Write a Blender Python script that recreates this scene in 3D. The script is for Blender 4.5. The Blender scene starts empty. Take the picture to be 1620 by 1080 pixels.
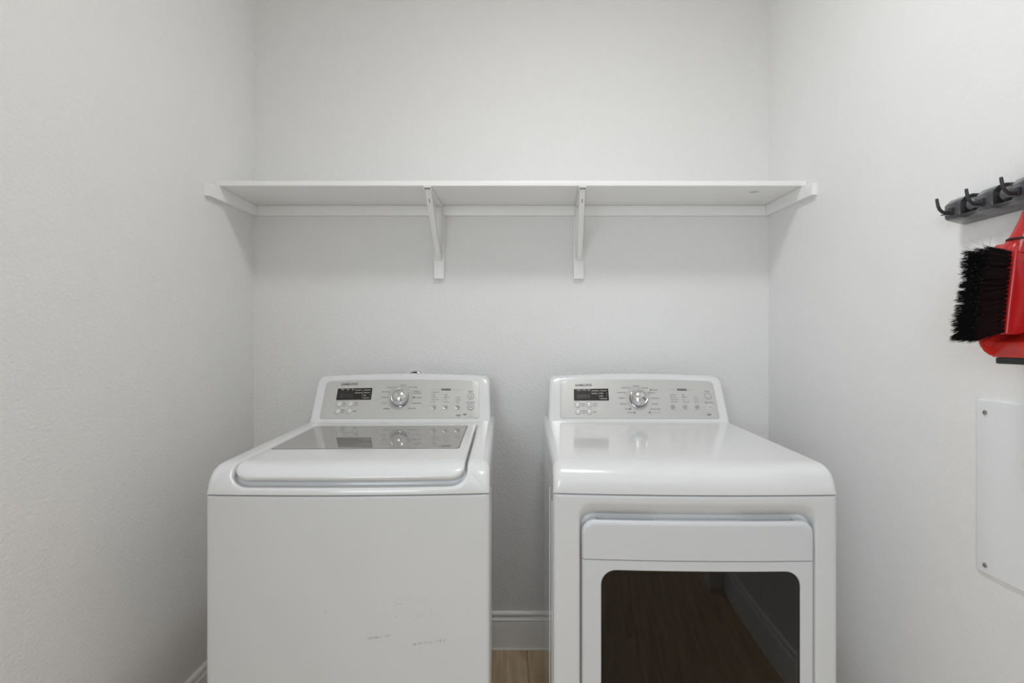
import bpy, bmesh, math, random
from mathutils import Vector, Matrix

random.seed(7)
C = bpy.context.scene.collection
SC = bpy.context.scene
R = math.radians

# ------------------------------------------------------------------ camera
EYE = 1.26                      # camera height, metres
cam_d = bpy.data.cameras.new('camera')
cam_d.sensor_width = 36.0
cam_d.lens = 868.0 / 1620.0 * 36.0
cam_d.shift_x = -2.0 / 1620.0
cam_d.clip_start = 0.02
cam = bpy.data.objects.new('camera', cam_d)
cam.location = (0, 0, EYE)
cam.rotation_euler = (R(90), 0, 0)
C.objects.link(cam)
SC.camera = cam

# ------------------------------------------------------------------ view, world, lights
SC.view_settings.view_transform = 'Standard'
SC.view_settings.look = 'None'
SC.view_settings.exposure = 0.0
SC.view_settings.gamma = 1.0
SC.view_settings.use_curve_mapping = False
SC.cycles.max_bounces = 12
SC.cycles.diffuse_bounces = 8
SC.cycles.sample_clamp_indirect = 4.0

wd = bpy.data.worlds.new('world')
SC.world = wd
wd.use_nodes = True
bg = wd.node_tree.nodes['Background']
bg.inputs['Color'].default_value = (0.90, 0.95, 1.0, 1)
bg.inputs['Strength'].default_value = 1.1


def area(name, loc, target, sx, sy, power, color=(1, 1, 1)):
    l = bpy.data.lights.new(name, 'AREA')
    l.shape = 'RECTANGLE'
    l.size, l.size_y = sx, sy
    l.energy = power
    l.color = color
    o = bpy.data.objects.new(name, l)
    o.location = loc
    o.rotation_euler = (Vector(target) - Vector(loc)).to_track_quat('-Z', 'Y').to_euler()
    C.objects.link(o)
    return o


# hallway daylight behind the camera, a little to the left, at head height
area('hall_window_light', (-1.0, -1.9, 1.8), (0.75, 2.2, 1.5), 1.3, 1.5, 35, (0.84, 0.93, 1.0))
CEIL_LIGHT = (0.17, 1.06, 2.70)
CEIL_STRENGTH = 43.0

# room measures
XL, XR, YB, ZC = -1.069, 1.0506, 2.26, 2.745
YR = -0.16                      # wall with the opening the camera stands in

# ------------------------------------------------------------------ materials


def nodes_of(name):
    m = bpy.data.materials.new(name)
    m.use_nodes = True
    nt = m.node_tree
    return m, nt, nt.nodes['Principled BSDF']


def mat(name, color, rough=0.5, metal=0.0, coat=0.0, ior=None, spec=None, bump=None):
    m, nt, b = nodes_of(name)
    b.inputs['Base Color'].default_value = (*color, 1)
    b.inputs['Roughness'].default_value = rough
    b.inputs['Metallic'].default_value = metal
    b.inputs['Coat Weight'].default_value = coat
    b.inputs['Coat Roughness'].default_value = 0.04
    if ior: b.inputs['IOR'].default_value = ior
    if spec is not None: b.inputs['Specular IOR Level'].default_value = spec
    # slight procedural variation of tone keeps every surface from being dead flat
    tc = nt.nodes.new('ShaderNodeTexCoord')
    n = nt.nodes.new('ShaderNodeTexNoise')
    n.inputs['Scale'].default_value = 9.0
    n.inputs['Detail'].default_value = 4.0
    nt.links.new(tc.outputs['Object'], n.inputs['Vector'])
    mx = nt.nodes.new('ShaderNodeMix')
    mx.data_type = 'RGBA'
    mx.inputs['A'].default_value = (*[c * 0.975 for c in color], 1)
    mx.inputs['B'].default_value = (*[min(1, c * 1.02) for c in color], 1)
    nt.links.new(n.outputs['Fac'], mx.inputs['Factor'])
    nt.links.new(mx.outputs['Result'], b.inputs['Base Color'])
    if bump:
        sc_, st, dist = bump
        n2 = nt.nodes.new('ShaderNodeTexNoise')
        n2.inputs['Scale'].default_value = sc_
        n2.inputs['Detail'].default_value = 3.0
        nt.links.new(tc.outputs['Object'], n2.inputs['Vector'])
        bp = nt.nodes.new('ShaderNodeBump')
        bp.inputs['Strength'].default_value = st
        bp.inputs['Distance'].default_value = dist
        nt.links.new(n2.outputs['Fac'], bp.inputs['Height'])
        nt.links.new(bp.outputs['Normal'], b.inputs['Normal'])
    return m


def wall_material(name, color, relief=0.42):
    """painted drywall with a hand-trowelled, orange-peel relief"""
    m, nt, b = nodes_of(name)
    b.inputs['Roughness'].default_value = 0.55
    b.inputs['Specular IOR Level'].default_value = 0.3
    tc = nt.nodes.new('ShaderNodeTexCoord')
    mp = nt.nodes.new('ShaderNodeMapping')
    mp.inputs['Scale'].default_value = (1.0, 1.0, 1.35)
    nt.links.new(tc.outputs['Object'], mp.inputs['Vector'])
    n1 = nt.nodes.new('ShaderNodeTexNoise')
    n1.inputs['Scale'].default_value = 85
    n1.inputs['Detail'].default_value = 5
    n1.inputs['Roughness'].default_value = 0.6
    n1.inputs['Distortion'].default_value = 0.35
    nt.links.new(mp.outputs['Vector'], n1.inputs['Vector'])
    rp = nt.nodes.new('ShaderNodeValToRGB')
    rp.color_ramp.elements[0].position = 0.40
    rp.color_ramp.elements[1].position = 0.66
    nt.links.new(n1.outputs['Fac'], rp.inputs['Fac'])
    n2 = nt.nodes.new('ShaderNodeTexNoise')
    n2.inputs['Scale'].default_value = 7
    n2.inputs['Detail'].default_value = 3
    nt.links.new(mp.outputs['Vector'], n2.inputs['Vector'])
    ad = nt.nodes.new('ShaderNodeMath')
    ad.operation = 'MULTIPLY_ADD'
    ad.inputs[1].default_value = 1.5
    nt.links.new(n2.outputs['Fac'], ad.inputs[0])
    nt.links.new(rp.outputs['Color'], ad.inputs[2])
    bp = nt.nodes.new('ShaderNodeBump')
    bp.inputs['Strength'].default_value = relief
    bp.inputs['Distance'].default_value = 0.0020
    nt.links.new(ad.outputs[0], bp.inputs['Height'])
    nt.links.new(bp.outputs['Normal'], b.inputs['Normal'])
    mx = nt.nodes.new('ShaderNodeMix')
    mx.data_type = 'RGBA'
    mx.inputs['A'].default_value = (*[c * 0.97 for c in color], 1)
    mx.inputs['B'].default_value = (*color, 1)
    nt.links.new(n2.outputs['Fac'], mx.inputs['Factor'])
    nt.links.new(mx.outputs['Result'], b.inputs['Base Color'])
    return m


def wood_material():
    m, nt, b = nodes_of('oak_plank_floor')
    tc = nt.nodes.new('ShaderNodeTexCoord')
    oi = nt.nodes.new('ShaderNodeObjectInfo')
    mp = nt.nodes.new('ShaderNodeMapping')
    mp.inputs['Scale'].default_value = (22, 1.6, 1)
    nt.links.new(tc.outputs['Object'], mp.inputs['Vector'])
    cb = nt.nodes.new('ShaderNodeVectorMath')
    cb.operation = 'ADD'
    nt.links.new(mp.outputs['Vector'], cb.inputs[0])
    sc_ = nt.nodes.new('ShaderNodeVectorMath')
    sc_.operation = 'SCALE'
    sc_.inputs['Scale'].default_value = 40
    sc_.inputs[0].default_value = (1, 1, 0)
    nt.links.new(oi.outputs['Random'], sc_.inputs['Scale'])
    nt.links.new(sc_.outputs['Vector'], cb.inputs[1])
    n = nt.nodes.new('ShaderNodeTexNoise')
    n.inputs['Scale'].default_value = 1.6
    n.inputs['Detail'].default_value = 8
    n.inputs['Roughness'].default_value = 0.65
    n.inputs['Distortion'].default_value = 0.8
    nt.links.new(cb.outputs['Vector'], n.inputs['Vector'])
    r = nt.nodes.new('ShaderNodeValToRGB')
    r.color_ramp.elements[0].position = 0.28
    r.color_ramp.elements[0].color = (0.38, 0.27, 0.155, 1)
    r.color_ramp.elements[1].position = 0.75
    r.color_ramp.elements[1].color = (0.74, 0.57, 0.37, 1)
    nt.links.new(n.outputs['Fac'], r.inputs['Fac'])
    nt.links.new(r.outputs['Color'], b.inputs['Base Color'])
    b.inputs['Roughness'].default_value = 0.42
    return m


def tinted_glass(name, tint, spec_rough=0.02):
    m = bpy.data.materials.new(name)
    m.use_nodes = True
    nt = m.node_tree
    nt.nodes.clear()
    out = nt.nodes.new('ShaderNodeOutputMaterial')
    mix = nt.nodes.new('ShaderNodeMixShader')
    fr = nt.nodes.new('ShaderNodeFresnel')
    fr.inputs['IOR'].default_value = 1.5
    tr = nt.nodes.new('ShaderNodeBsdfTransparent')
    tr.inputs['Color'].default_value = (*tint, 1)
    gl = nt.nodes.new('ShaderNodeBsdfGlossy')
    gl.inputs['Roughness'].default_value = spec_rough
    n = nt.nodes.new('ShaderNodeTexNoise')
    n.inputs['Scale'].default_value = 14
    bp = nt.nodes.new('ShaderNodeBump')
    bp.inputs['Strength'].default_value = 0.02
    bp.inputs['Distance'].default_value = 0.001
    nt.links.new(n.outputs['Fac'], bp.inputs['Height'])
    nt.links.new(bp.outputs['Normal'], gl.inputs['Normal'])
    nt.links.new(fr.outputs['Fac'], mix.inputs['Fac'])
    nt.links.new(tr.outputs[0], mix.inputs[1])
    nt.links.new(gl.outputs[0], mix.inputs[2])
    nt.links.new(mix.outputs[0], out.inputs['Surface'])
    return m


M = dict(
    wall_smooth=wall_material('painted_drywall_smoother', (0.85, 0.85, 0.85), 0.22),
    wall=wall_material('painted_drywall', (0.825, 0.825, 0.82)),
    ceil=wall_material('painted_ceiling', (0.92, 0.92, 0.92)),
    hall=wall_material('hall_wall_paint', (0.34, 0.32, 0.30)),
    trim=mat('white_trim_paint', (0.90, 0.90, 0.895), 0.35, bump=(40, 0.06, 0.001)),
    gloss=mat('glossy_white_plastic', (0.755, 0.76, 0.765), 0.16, coat=0.4),
    enamel=mat('white_enamel_steel', (0.67, 0.68, 0.69), 0.30),
    door=mat('satin_white_plastic', (0.64, 0.65, 0.67), 0.32),
    side=mat('white_enamel_side', (0.76, 0.765, 0.775), 0.10, coat=0.5, bump=(5, 0.25, 0.004)),
    silver=mat('silver_grey_panel', (0.56, 0.555, 0.54), 0.38, metal=0.15),
    button=mat('silver_button', (0.66, 0.66, 0.645), 0.25, metal=0.1),
    keycap=mat('round_key', (0.50, 0.50, 0.49), 0.25, metal=0.4),
    chrome=mat('satin_chrome', (0.72, 0.72, 0.71), 0.17, metal=1.0),
    chrome2=mat('dark_chrome', (0.42, 0.42, 0.45), 0.14, metal=1.0),
    display=mat('black_display', (0.018, 0.016, 0.015), 0.22),
    lcd=mat('unlit_display_window', (0.035, 0.030, 0.028), 0.35),
    ink=mat('dark_print', (0.085, 0.085, 0.09), 0.6),
    inksoft=mat('grey_print', (0.22, 0.22, 0.22), 0.6),
    faint=mat('faint_print', (0.42, 0.42, 0.41), 0.6),
    white_ink=mat('pale_print', (0.62, 0.60, 0.56), 0.6),
    seam=mat('shadow_gap', (0.22, 0.22, 0.23), 0.7),
    lidglass=mat('smoked_lid_glass', (0.30, 0.295, 0.285), 0.015, ior=1.62),
    gasket=mat('dark_gasket', (0.03, 0.03, 0.03), 0.5),
    doorglass=tinted_glass('tinted_door_glass', (0.42, 0.41, 0.40)),
    liner=mat('dark_inner_liner', (0.07, 0.067, 0.065), 0.35),
    drum=mat('drum_dark', (0.014, 0.013, 0.013), 0.5),
    rack=mat('charcoal_plastic', (0.062, 0.062, 0.070), 0.22, coat=0.5),
    rack2=mat('charcoal_rubber', (0.035, 0.035, 0.038), 0.42),
    roller=mat('grey_roller', (0.11, 0.11, 0.12), 0.35),
    red=mat('red_plastic', (0.52, 0.020, 0.022), 0.24, coat=0.3),
    redpan=mat('bright_red_plastic', (0.60, 0.030, 0.022), 0.28, coat=0.2),
    rubber=mat('black_rubber', (0.016, 0.016, 0.017), 0.5),
    bristle=mat('black_bristles', (0.007, 0.007, 0.008), 0.55, spec=0.2),
    plate=mat('white_cover_plate', (0.83, 0.84, 0.86), 0.28),
    screw=mat('steel_screw', (0.45, 0.44, 0.42), 0.25, metal=1.0),
    scuff=mat('dark_scuff', (0.17, 0.17, 0.17), 0.8),
    mark=mat('pencil_mark', (0.36, 0.35, 0.34), 0.8),
    wood=wood_material(),
)

# ------------------------------------------------------------------ object helpers


def finish(bm, angle=38):
    bmesh.ops.remove_doubles(bm, verts=bm.verts, dist=1e-6)
    bmesh.ops.recalc_face_normals(bm, faces=bm.faces)
    for f in bm.faces: f.smooth = True
    for e in bm.edges:
        if len(e.link_faces) == 2:
            e.smooth = e.calc_face_angle(0) < R(angle)
    return bm


def obj(name, bm, m, parent=None, angle=38, fin=True):
    if fin: finish(bm, angle)
    me = bpy.data.meshes.new(name)
    bm.to_mesh(me)
    bm.free()
    me.materials.append(m)
    o = bpy.data.objects.new(name, me)
    C.objects.link(o)
    if parent: o.parent = parent
    return o


def thing(name, label, cat, loc=(0, 0, 0), rz=0.0, group=None):
    o = bpy.data.objects.new(name, None)
    o.empty_display_size = 0.05
    C.objects.link(o)
    o.location = loc
    o.rotation_euler = (0, 0, rz)
    o['label'] = label
    o['category'] = cat
    if group: o['group'] = group
    return o


def struct(name, bm, m, label=None):
    o = obj(name, bm, m)
    o['kind'] = 'structure'
    if label: o['label'] = label
    return o


def box(bm, x0, x1, y0, y1, z0, z1, bev=0.0, mtx=None):
    v = [bm.verts.new((x, y, z)) for z in (z0, z1) for y in (y0, y1) for x in (x0, x1)]
    fs = [bm.faces.new([v[i] for i in q]) for q in
          ((0, 1, 3, 2), (4, 6, 7, 5), (0, 4, 5, 1), (2, 3, 7, 6), (0, 2, 6, 4), (1, 5, 7, 3))]
    if bev:
        es = {e for f in fs for e in f.edges}
        r = bmesh.ops.bevel(bm, geom=list(es), offset=bev, segments=2, affect='EDGES', profile=0.6)
        v = list({w for f in r['faces'] for w in f.verts} | {w for w in v if w.is_valid})
    if mtx is not None:
        bmesh.ops.transform(bm, matrix=mtx, verts=[w for w in v if w.is_valid])
    return bm


def one_box(*a, **k):
    return box(bmesh.new(), *a, **k)


def tube(bm, pts, rad, n=10, cap=True):
    """round tube along a list of points; rad is a number or a list"""
    pts = [Vector(p) for p in pts]
    rads = rad if isinstance(rad, (list, tuple)) else [rad] * len(pts)
    rings = []
    up = Vector((0, 0, 1))
    for i, p in enumerate(pts):
        d = (pts[min(i + 1, len(pts) - 1)] - pts[max(i - 1, 0)]).normalized()
        a = d.cross(up)
        if a.length < 1e-3: a = d.cross(Vector((0, 1, 0)))
        a.normalize()
        b = a.cross(d).normalized()
        rings.append([bm.verts.new(p + (a * math.cos(t) + b * math.sin(t)) * rads[i])
                      for t in [2 * math.pi * k / n for k in range(n)]])
    for r0, r1 in zip(rings, rings[1:]):
        for k in range(n):
            bm.faces.new((r0[k], r0[(k + 1) % n], r1[(k + 1) % n], r1[k]))
    if cap:
        bm.faces.new(rings[0]); bm.faces.new(rings[-1])
    return bm


def lathe(bm, prof, place, n=28):
    """prof: list of (radius, height); place(x, y, h) puts a point of the turned body"""
    rings = []
    for r, h in prof:
        if r < 1e-6:
            rings.append([bm.verts.new(place(0, 0, h))])
        else:
            rings.append([bm.verts.new(place(r * math.cos(2 * math.pi * k / n), r * math.sin(2 * math.pi * k / n), h))
                          for k in range(n)])
    for a, b in zip(rings, rings[1:]):
        for k in range(n):
            k2 = (k + 1) % n
            if len(a) == 1 and len(b) == 1: continue
            if len(a) == 1: bm.faces.new((a[0], b[k], b[k2]))
            elif len(b) == 1: bm.faces.new((a[k], a[k2], b[0]))
            else: bm.faces.new((a[k], a[k2], b[k2], b[k]))
    return bm


def extrude_profile(bm, prof, axis, a0, a1):
    """closed profile of (p, q) swept from a0 to a1; axis 'x': (a, p, q), axis 'y': (p, a, q)"""
    def put(a, p, q): return (a, p, q) if axis == 'x' else (p, a, q)
    A = [bm.verts.new(put(a0, p, q)) for p, q in prof]
    B = [bm.verts.new(put(a1, p, q)) for p, q in prof]
    n = len(prof)
    for i in range(n): bm.faces.new((A[i], A[(i + 1) % n], B[(i + 1) % n], B[i]))
    bm.faces.new(A); bm.faces.new(B)
    return bm


# rounded rectangle as rows, so every layer of a slab shares one topology
KC = 7       # rows in each rounded corner


def rows(x0, x1, s0, s1, r0, r1, nx, ns, warp=None):
    """list of rows [(x, s), ...]; r0 rounds the corners at s0, r1 those at s1"""
    out = []
    for k in range(KC + 1):
        t = math.pi / 2 * k / KC
        out.append((s0 + r0 * (1 - math.cos(t)), r0 * (1 - math.sin(t))))
    for k in range(1, ns):
        # long strips that roll over the front keep most of their rows at the roll
        f = 1 - (1 - k / ns) ** 2 if ns == 40 else k / ns
        out.append((s0 + r0 + (s1 - r1 - s0 - r0) * f, 0.0))
    for k in range(KC + 1):
        t = math.pi / 2 * (KC - k) / KC
        out.append((s1 - r1 * (1 - math.cos(t)), r1 * (1 - math.sin(t))))
    res = []
    for s, ins in out:
        a, b = x0 + ins, x1 - ins
        res.append([(a + (b - a) * (warp[i] if warp else i / nx), s) for i in range(nx + 1)])
    return res


def loop_of(rw):
    lp = list(rw[0])
    lp += [r[-1] for r in rw[1:-1]]
    lp += list(reversed(rw[-1]))
    lp += [r[0] for r in reversed(rw[1:-1])]
    return lp


def slab(bm, layers, place, nx=8, ns=6, cap0=True, cap1=True):
    """layers: (x0, x1, s0, s1, r0, r1, h) from the back to the front"""
    def cap(ly):
        rw = rows(*ly[:6], nx, ns)
        g = [[bm.verts.new(place(x, s, ly[6])) for x, s in r] for r in rw]
        for a, b in zip(g, g[1:]):
            for i in range(nx):
                try: bm.faces.new((a[i], a[i + 1], b[i + 1], b[i]))
                except ValueError: pass
    prev = None
    for ly in layers:
        lp = [bm.verts.new(place(x, s, ly[6])) for x, s in loop_of(rows(*ly[:6], nx, ns))]
        if prev:
            n = len(lp)
            for i in range(n):
                bm.faces.new((prev[i], prev[(i + 1) % n], lp[(i + 1) % n], lp[i]))
        prev = lp
    if cap0: cap(layers[0])
    if cap1: cap(layers[-1])
    return bm


def plate(x0, x1, s0, s1, r, h0, h1, place, bev=0.0, nx=8, ns=6, r0=None):
    """a slab with a softly rounded front edge"""
    r0 = r if r0 is None else r0
    L = [(x0, x1, s0, s1, r0, r, h0), (x0, x1, s0, s1, r0, r, h1 - bev)]
    if bev:
        for k in (1, 2, 3):
            t = math.pi / 2 * k / 3
            d = bev * (1 - math.cos(t))
            L.append((x0 + d, x1 - d, s0 + d, s1 - d, max(r0 - d, 1e-4), max(r - d, 1e-4), h1 - bev + bev * math.sin(t)))
    return slab(bmesh.new(), L, place, nx, ns)


# ------------------------------------------------------------------ room shell
T = 0.12
struct('wall_back', one_box(XL - T, XR + T, YB, YB + T, 0, ZC + 0.1), M['wall'], 'pale grey textured back wall')
struct('wall_left', one_box(XL - T, XL, YR, YB, 0, ZC + 0.1), M['wall'], 'pale grey textured left wall')
struct('wall_right', one_box(XR, XR + T, YR, YB, 0, ZC + 0.1), M['wall_smooth'], 'pale grey textured right wall')
struct('ceiling', one_box(XL - T, XR + T, YR - T, YB, ZC, ZC + 0.1), M['ceil'], 'white ceiling')
# wall behind the camera, with the wide opening the camera looks through
rw = bmesh.new()
box(rw, XL - T, -0.86, YR - T, YR, 0, ZC)
box(rw, 0.95, XR + T, YR - T, YR, 0, ZC)
box(rw, -0.86, 0.95, YR - T, YR, 2.08, ZC)
struct('wall_rear', rw, M['wall'], 'wall behind the camera with a wide opening')
for i, (a, b) in enumerate(((-0.93, -0.85), (0.945, 1.040))):
    struct('trim_%d' % (i + 1), one_box(a, b, YR, YR + 0.018, 0, 2.15, bev=0.004), M['trim'], 'white door casing')
# hall beyond the opening
struct('wall_hall', one_box(-2.6, 2.6, -2.75, -2.65, 0, ZC), M['hall'], 'wall across the hall')

# floor: subfloor with separate planks running away from the camera
fl = struct('floor', one_box(XL - T, XR + T, -2.6, YB + T, -0.05, -0.011), M['seam'], 'oak coloured plank floor')
PW, PLN = 0.178, 1.22
pb = one_box(0.0006, PW - 0.0006, 0.0006, PLN - 0.0006, -0.011, 0.0, bev=0.0012)
finish(pb)
pme = bpy.data.meshes.new('plank')
pb.to_mesh(pme); pb.free()
pme.materials.append(M['wood'])
offs = [0.0, 0.46, 0.82, 0.25, 0.66, 0.11, 0.94, 0.38, 0.74, 0.18, 0.55, 0.87, 0.30, 0.6]
px0 = 0.0572 - 7 * PW                # one joint falls in the gap between the machines
for i in range(14):
    x = px0 + i * PW
    if x > XR: break
    y = YB - offs[i] - 0.0
    while y > -2.4:
        o = bpy.data.objects.new('plank', pme)
        C.objects.link(o)
        o.parent = fl
        o.location = (x, y - PLN + (0.0 if offs[i] else 0.0), 0)
        y -= PLN
    if offs[i] > 0.01:               # short end piece against the back wall
        e = bmesh.new()
        box(e, 0.0006, PW - 0.0006, 0.0006, offs[i] - 0.0006, -0.011, 0.0, bev=0.0012)
        o = obj('plank', e, M['wood'], fl)
        o.location = (x, YB - offs[i], 0)

# baseboards: flat board, a cove and a bead along the top
BB = [(0.0, 0.0), (0.0145, 0.0), (0.0145, 0.108), (0.0135, 0.112), (0.0125, 0.1135), (0.0150, 0.1155), (0.0150, 0.1205),
      (0.0120, 0.1225), (0.0105, 0.127), (0.0085, 0.132), (0.0100, 0.1335), (0.0120, 0.136), (0.0125, 0.140),
      (0.0115, 0.1445), (0.0080, 0.1495), (0.0040, 0.1515), (0.0, 0.1515)]
b = bmesh.new(); extrude_profile(b, [(YB - d, z) for d, z in BB], 'x', XL, XR)
struct('baseboard_back', b, M['trim'], 'white moulded baseboard')
b = bmesh.new(); extrude_profile(b, [(XL + d, z) for d, z in BB], 'y', YR, YB)
struct('baseboard_left', b, M['trim'], 'white moulded baseboard')
b = bmesh.new(); extrude_profile(b, [(XR - d, z) for d, z in BB], 'y', YR, YB)
struct('baseboard_right', b, M['trim'], 'white moulded baseboard')

struct('trim_3', one_box(XL, XR, YB - 0.019, YB - 0.0145, 0, 0.0035), M['trim'], 'thin bead of caulk along the foot of the baseboard')

# ------------------------------------------------------------------ ceiling light (above the frame; it lights the room)
cl = thing('ceiling_light', 'round flush white ceiling light above the machines', 'ceiling light',
           (CEIL_LIGHT[0], CEIL_LIGHT[1], ZC))
b = bmesh.new()
lathe(b, [(0, 0), (0.175, 0), (0.175, -0.022), (0.160, -0.026)], lambda x, y, h: (x, y, h), 40)
obj('light_rim', b, M['trim'], cl)
em, nt, bs = nodes_of('lit_diffuser')
bs.inputs['Emission Color'].default_value = (0.985, 0.995, 0.995, 1)
bs.inputs['Emission Strength'].default_value = CEIL_STRENGTH
b = bmesh.new()
lathe(b, [(0.160, -0.024), (0.150, -0.040), (0.11, -0.055), (0.05, -0.062), (0, -0.064)], lambda x, y, h: (x, y, h), 40)
obj('light_diffuser', b, em, cl)

# ------------------------------------------------------------------ wall shelf
ZS = 1.816                       # underside of the board
YS = 1.961                       # front edge of the board
sh = thing('wall_shelf', 'long white painted shelf across the back wall above the washer and dryer', 'shelf', (0, YB, ZS))


def rel(o, root):
    """mesh was built in room coordinates: keep it there under its thing"""
    o.parent = root
    o.matrix_parent_inverse = Matrix.LocRotScale(root.location, root.rotation_euler, None).inverted()
    return o


rel(obj('shelf_board', one_box(XL + 0.001, XR - 0.001, YS, YB - 0.001, ZS, ZS + 0.0185, bev=0.0022), M['trim']), sh)
rel(obj('cleat', one_box(XL + 0.0185, XR - 0.0185, YB - 0.0185, YB, ZS - 0.041, ZS - 0.0003, bev=0.0015), M['trim']), sh)
for sx, x in ((1, XL), (-1, XR)):
    b = bmesh.new()
    drop = 0.011 if sx > 0 else 0.008
    prof = [(YB, ZS - 0.0005), (1.955, ZS - 0.0005), (1.8975, ZS - drop), (1.8975, ZS - drop - 0.040), (YB, ZS - 0.040)]
    extrude_profile(b, prof, 'x', x + sx * 0.0002, x + sx * 0.0182)
    rel(obj('cleat', b, M['trim']), sh)


def bracket(xc, xtop, slot_x):
    blk = rel(obj('bracket', one_box(xc - 0.0205, xc + 0.0205, YB - 0.0185, YB, 1.5165, ZS - 0.0415, bev=0.0012), M['trim']), sh)
    blk['label'] = 'shelf bracket with a vertical wooden block and a folded metal brace'
    # upright metal leg, a shallow channel on the block
    b = bmesh.new()
    box(b, xc - 0.0135, xc + 0.0135, YB - 0.0215, YB - 0.0187, 1.592, ZS - 0.0012, bev=0.0006)
    box(b, xc - 0.0135, xc - 0.0120, YB - 0.032, YB - 0.0187, 1.600, ZS - 0.0012)
    box(b, xc + 0.0120, xc + 0.0135, YB - 0.032, YB - 0.0187, 1.600, ZS - 0.0012)
    rel(obj('upright', b, M['trim'], angle=25), sh)
    # arm under the board
    b = bmesh.new()
    ya = YB - 0.0215
    yb_ = YS + 0.004
    def lerp(t): return xc + (xtop - xc) * t
    for w0, w1, z0, z1 in ((-0.0135, 0.0135, -0.0022, -0.0002), (-0.0135, -0.0120, -0.013, -0.0002), (0.0120, 0.0135, -0.013, -0.0002)):
        v = [b.verts.new((lerp(t) + w, y, ZS + z)) for t, y in ((0, ya), (1, yb_)) for z in (z0, z1) for w in (w0, w1)]
        for q in ((0, 1, 3, 2), (4, 6, 7, 5), (0, 4, 5, 1), (2, 3, 7, 6), (0, 2, 6, 4), (1, 5, 7, 3)):
            b.faces.new([v[i] for i in q])
    rel(obj('arm', b, M['trim'], angle=25), sh)
    # diagonal strut: U channel from the arm's front down to the foot of the upright
    p0 = Vector((xtop, YS + 0.012, ZS - 0.004))
    p1 = Vector((xc + 0.001, YB - 0.030, 1.596))
    d = (p1 - p0).normalized()
    sx_ = Vector((1, 0, 0)); nrm = sx_.cross(d).normalized()
    if nrm.y > 0: nrm = -nrm     # outwards, to the front
    side = d.cross(nrm).normalized()
    b = bmesh.new()
    def bar(w0, w1, n0, n1, s0, s1):
        v = [b.verts.new(p0 + d * s + side * w + nrm * q) for s in (s0, s1) for q in (n0, n1) for w in (w0, w1)]
        for q in ((0, 1, 3, 2), (4, 6, 7, 5), (0, 4, 5, 1), (2, 3, 7, 6), (0, 2, 6, 4), (1, 5, 7, 3)):
            b.faces.new([v[i] for i in q])
    Ln = (p1 - p0).length
    bar(-0.0115, 0.0115, 0.0045, 0.0062, 0.004, Ln)
    bar(-0.0115, -0.0100, -0.006, 0.0062, 0.008, Ln)
    bar(0.0100, 0.0115, -0.006, 0.0062, 0.008, Ln)
    st = rel(obj('strut', b, M['trim'], angle=25), sh)
    # pressed slot near the top of the strut and the lip screwed to the board
    b = bmesh.new()
    def onstrut(x, s, h): return p0 + d * s + side * x + nrm * (0.0062 + h)
    slab(b, [(-0.0022, 0.0022, 0.042, 0.060, 0.002, 0.002, -0.0003), (-0.0022, 0.0022, 0.042, 0.060, 0.002, 0.002, 0.0003)], onstrut, 2, 2)
    rel(obj('strut_slot', b, M['faint']), sh)
    b = bmesh.new()
    box(b, xtop - 0.013, xtop + 0.013, YS + 0.001, YS + 0.020, ZS - 0.0045, ZS - 0.0004, bev=0.0008)
    rel(obj('bracket_lip', b, M['trim']), sh)
    for k in (-0.006, 0.006):
        b = bmesh.new()
        lathe(b, [(0, -0.0064), (0.0022, -0.0060), (0.003, -0.0046), (0.003, -0.003)], lambda x, y, h: (xtop + k + x, YS + 0.010 + y, ZS + h), 12)
        rel(obj('screw', b, M['screw']), sh)


bracket(-0.3033, -0.3075, 0)
bracket(0.2680, 0.2490, 0)
# a filled knot under the board, towards the right
b = bmesh.new()
lathe(b, [(0, -0.0008), (0.013, -0.0008), (0.016, 0.0002)], lambda x, y, h: (0.895 + x * 1.2, 2.04 + y, ZS + h), 20)
rel(obj('filled_knot', b, mat('filler', (0.62, 0.62, 0.62), 0.6)), sh)

# ------------------------------------------------------------------ shared machine shape
W = 0.343                        # half width of a machine
BOW = 0.013
SLOPE = (0.9665 - 0.9575) / 0.63
Z_SEAM = 0.8905
EY, EZ = 0.066, 0.9575 - Z_SEAM  # the rounded front of the top cover


def top_z(y): return 0.9575 + (y - EY) * SLOPE


_prof = [(0.80, top_z(0.80))]
for k in range(1, 15): _prof.append((0.80 - (0.80 - EY) * k / 14, top_z(0.80 - (0.80 - EY) * k / 14)))
for k in range(1, 41):
    t = math.pi / 2 * k / 40
    _prof.append((EY - EY * math.sin(t) ** 0.86, Z_SEAM + EZ * math.cos(t) ** 0.86))
_acc = [0.0]
for a, c in zip(_prof, _prof[1:]): _acc.append(_acc[-1] + math.hypot(c[0] - a[0], c[1] - a[1]))
LS = _acc[-1]


def prof_at(s):
    s = max(0.0, min(LS, s))
    for i in range(len(_acc) - 1):
        if s <= _acc[i + 1] + 1e-12:
            f = (s - _acc[i]) / (_acc[i + 1] - _acc[i])
            return (_prof[i][0] + (_prof[i + 1][0] - _prof[i][0]) * f, _prof[i][1] + (_prof[i + 1][1] - _prof[i][1]) * f)
    return _prof[-1]


def s_of_y(y): return (0.80 - y) * math.hypot(1, SLOPE)


def s_of_z(z):
    lo, hi = s_of_y(EY), LS
    for _ in range(40):
        m = (lo + hi) / 2
        if prof_at(m)[1] > z: lo = m
        else: hi = m
    return lo


def bow(x, y):
    w = max(0.0, min(1.0, 1 - y / 0.12))
    w = w * w * (3 - 2 * w)
    return BOW * (1 - min(1.0, (x / W) ** 2)) * w


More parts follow.
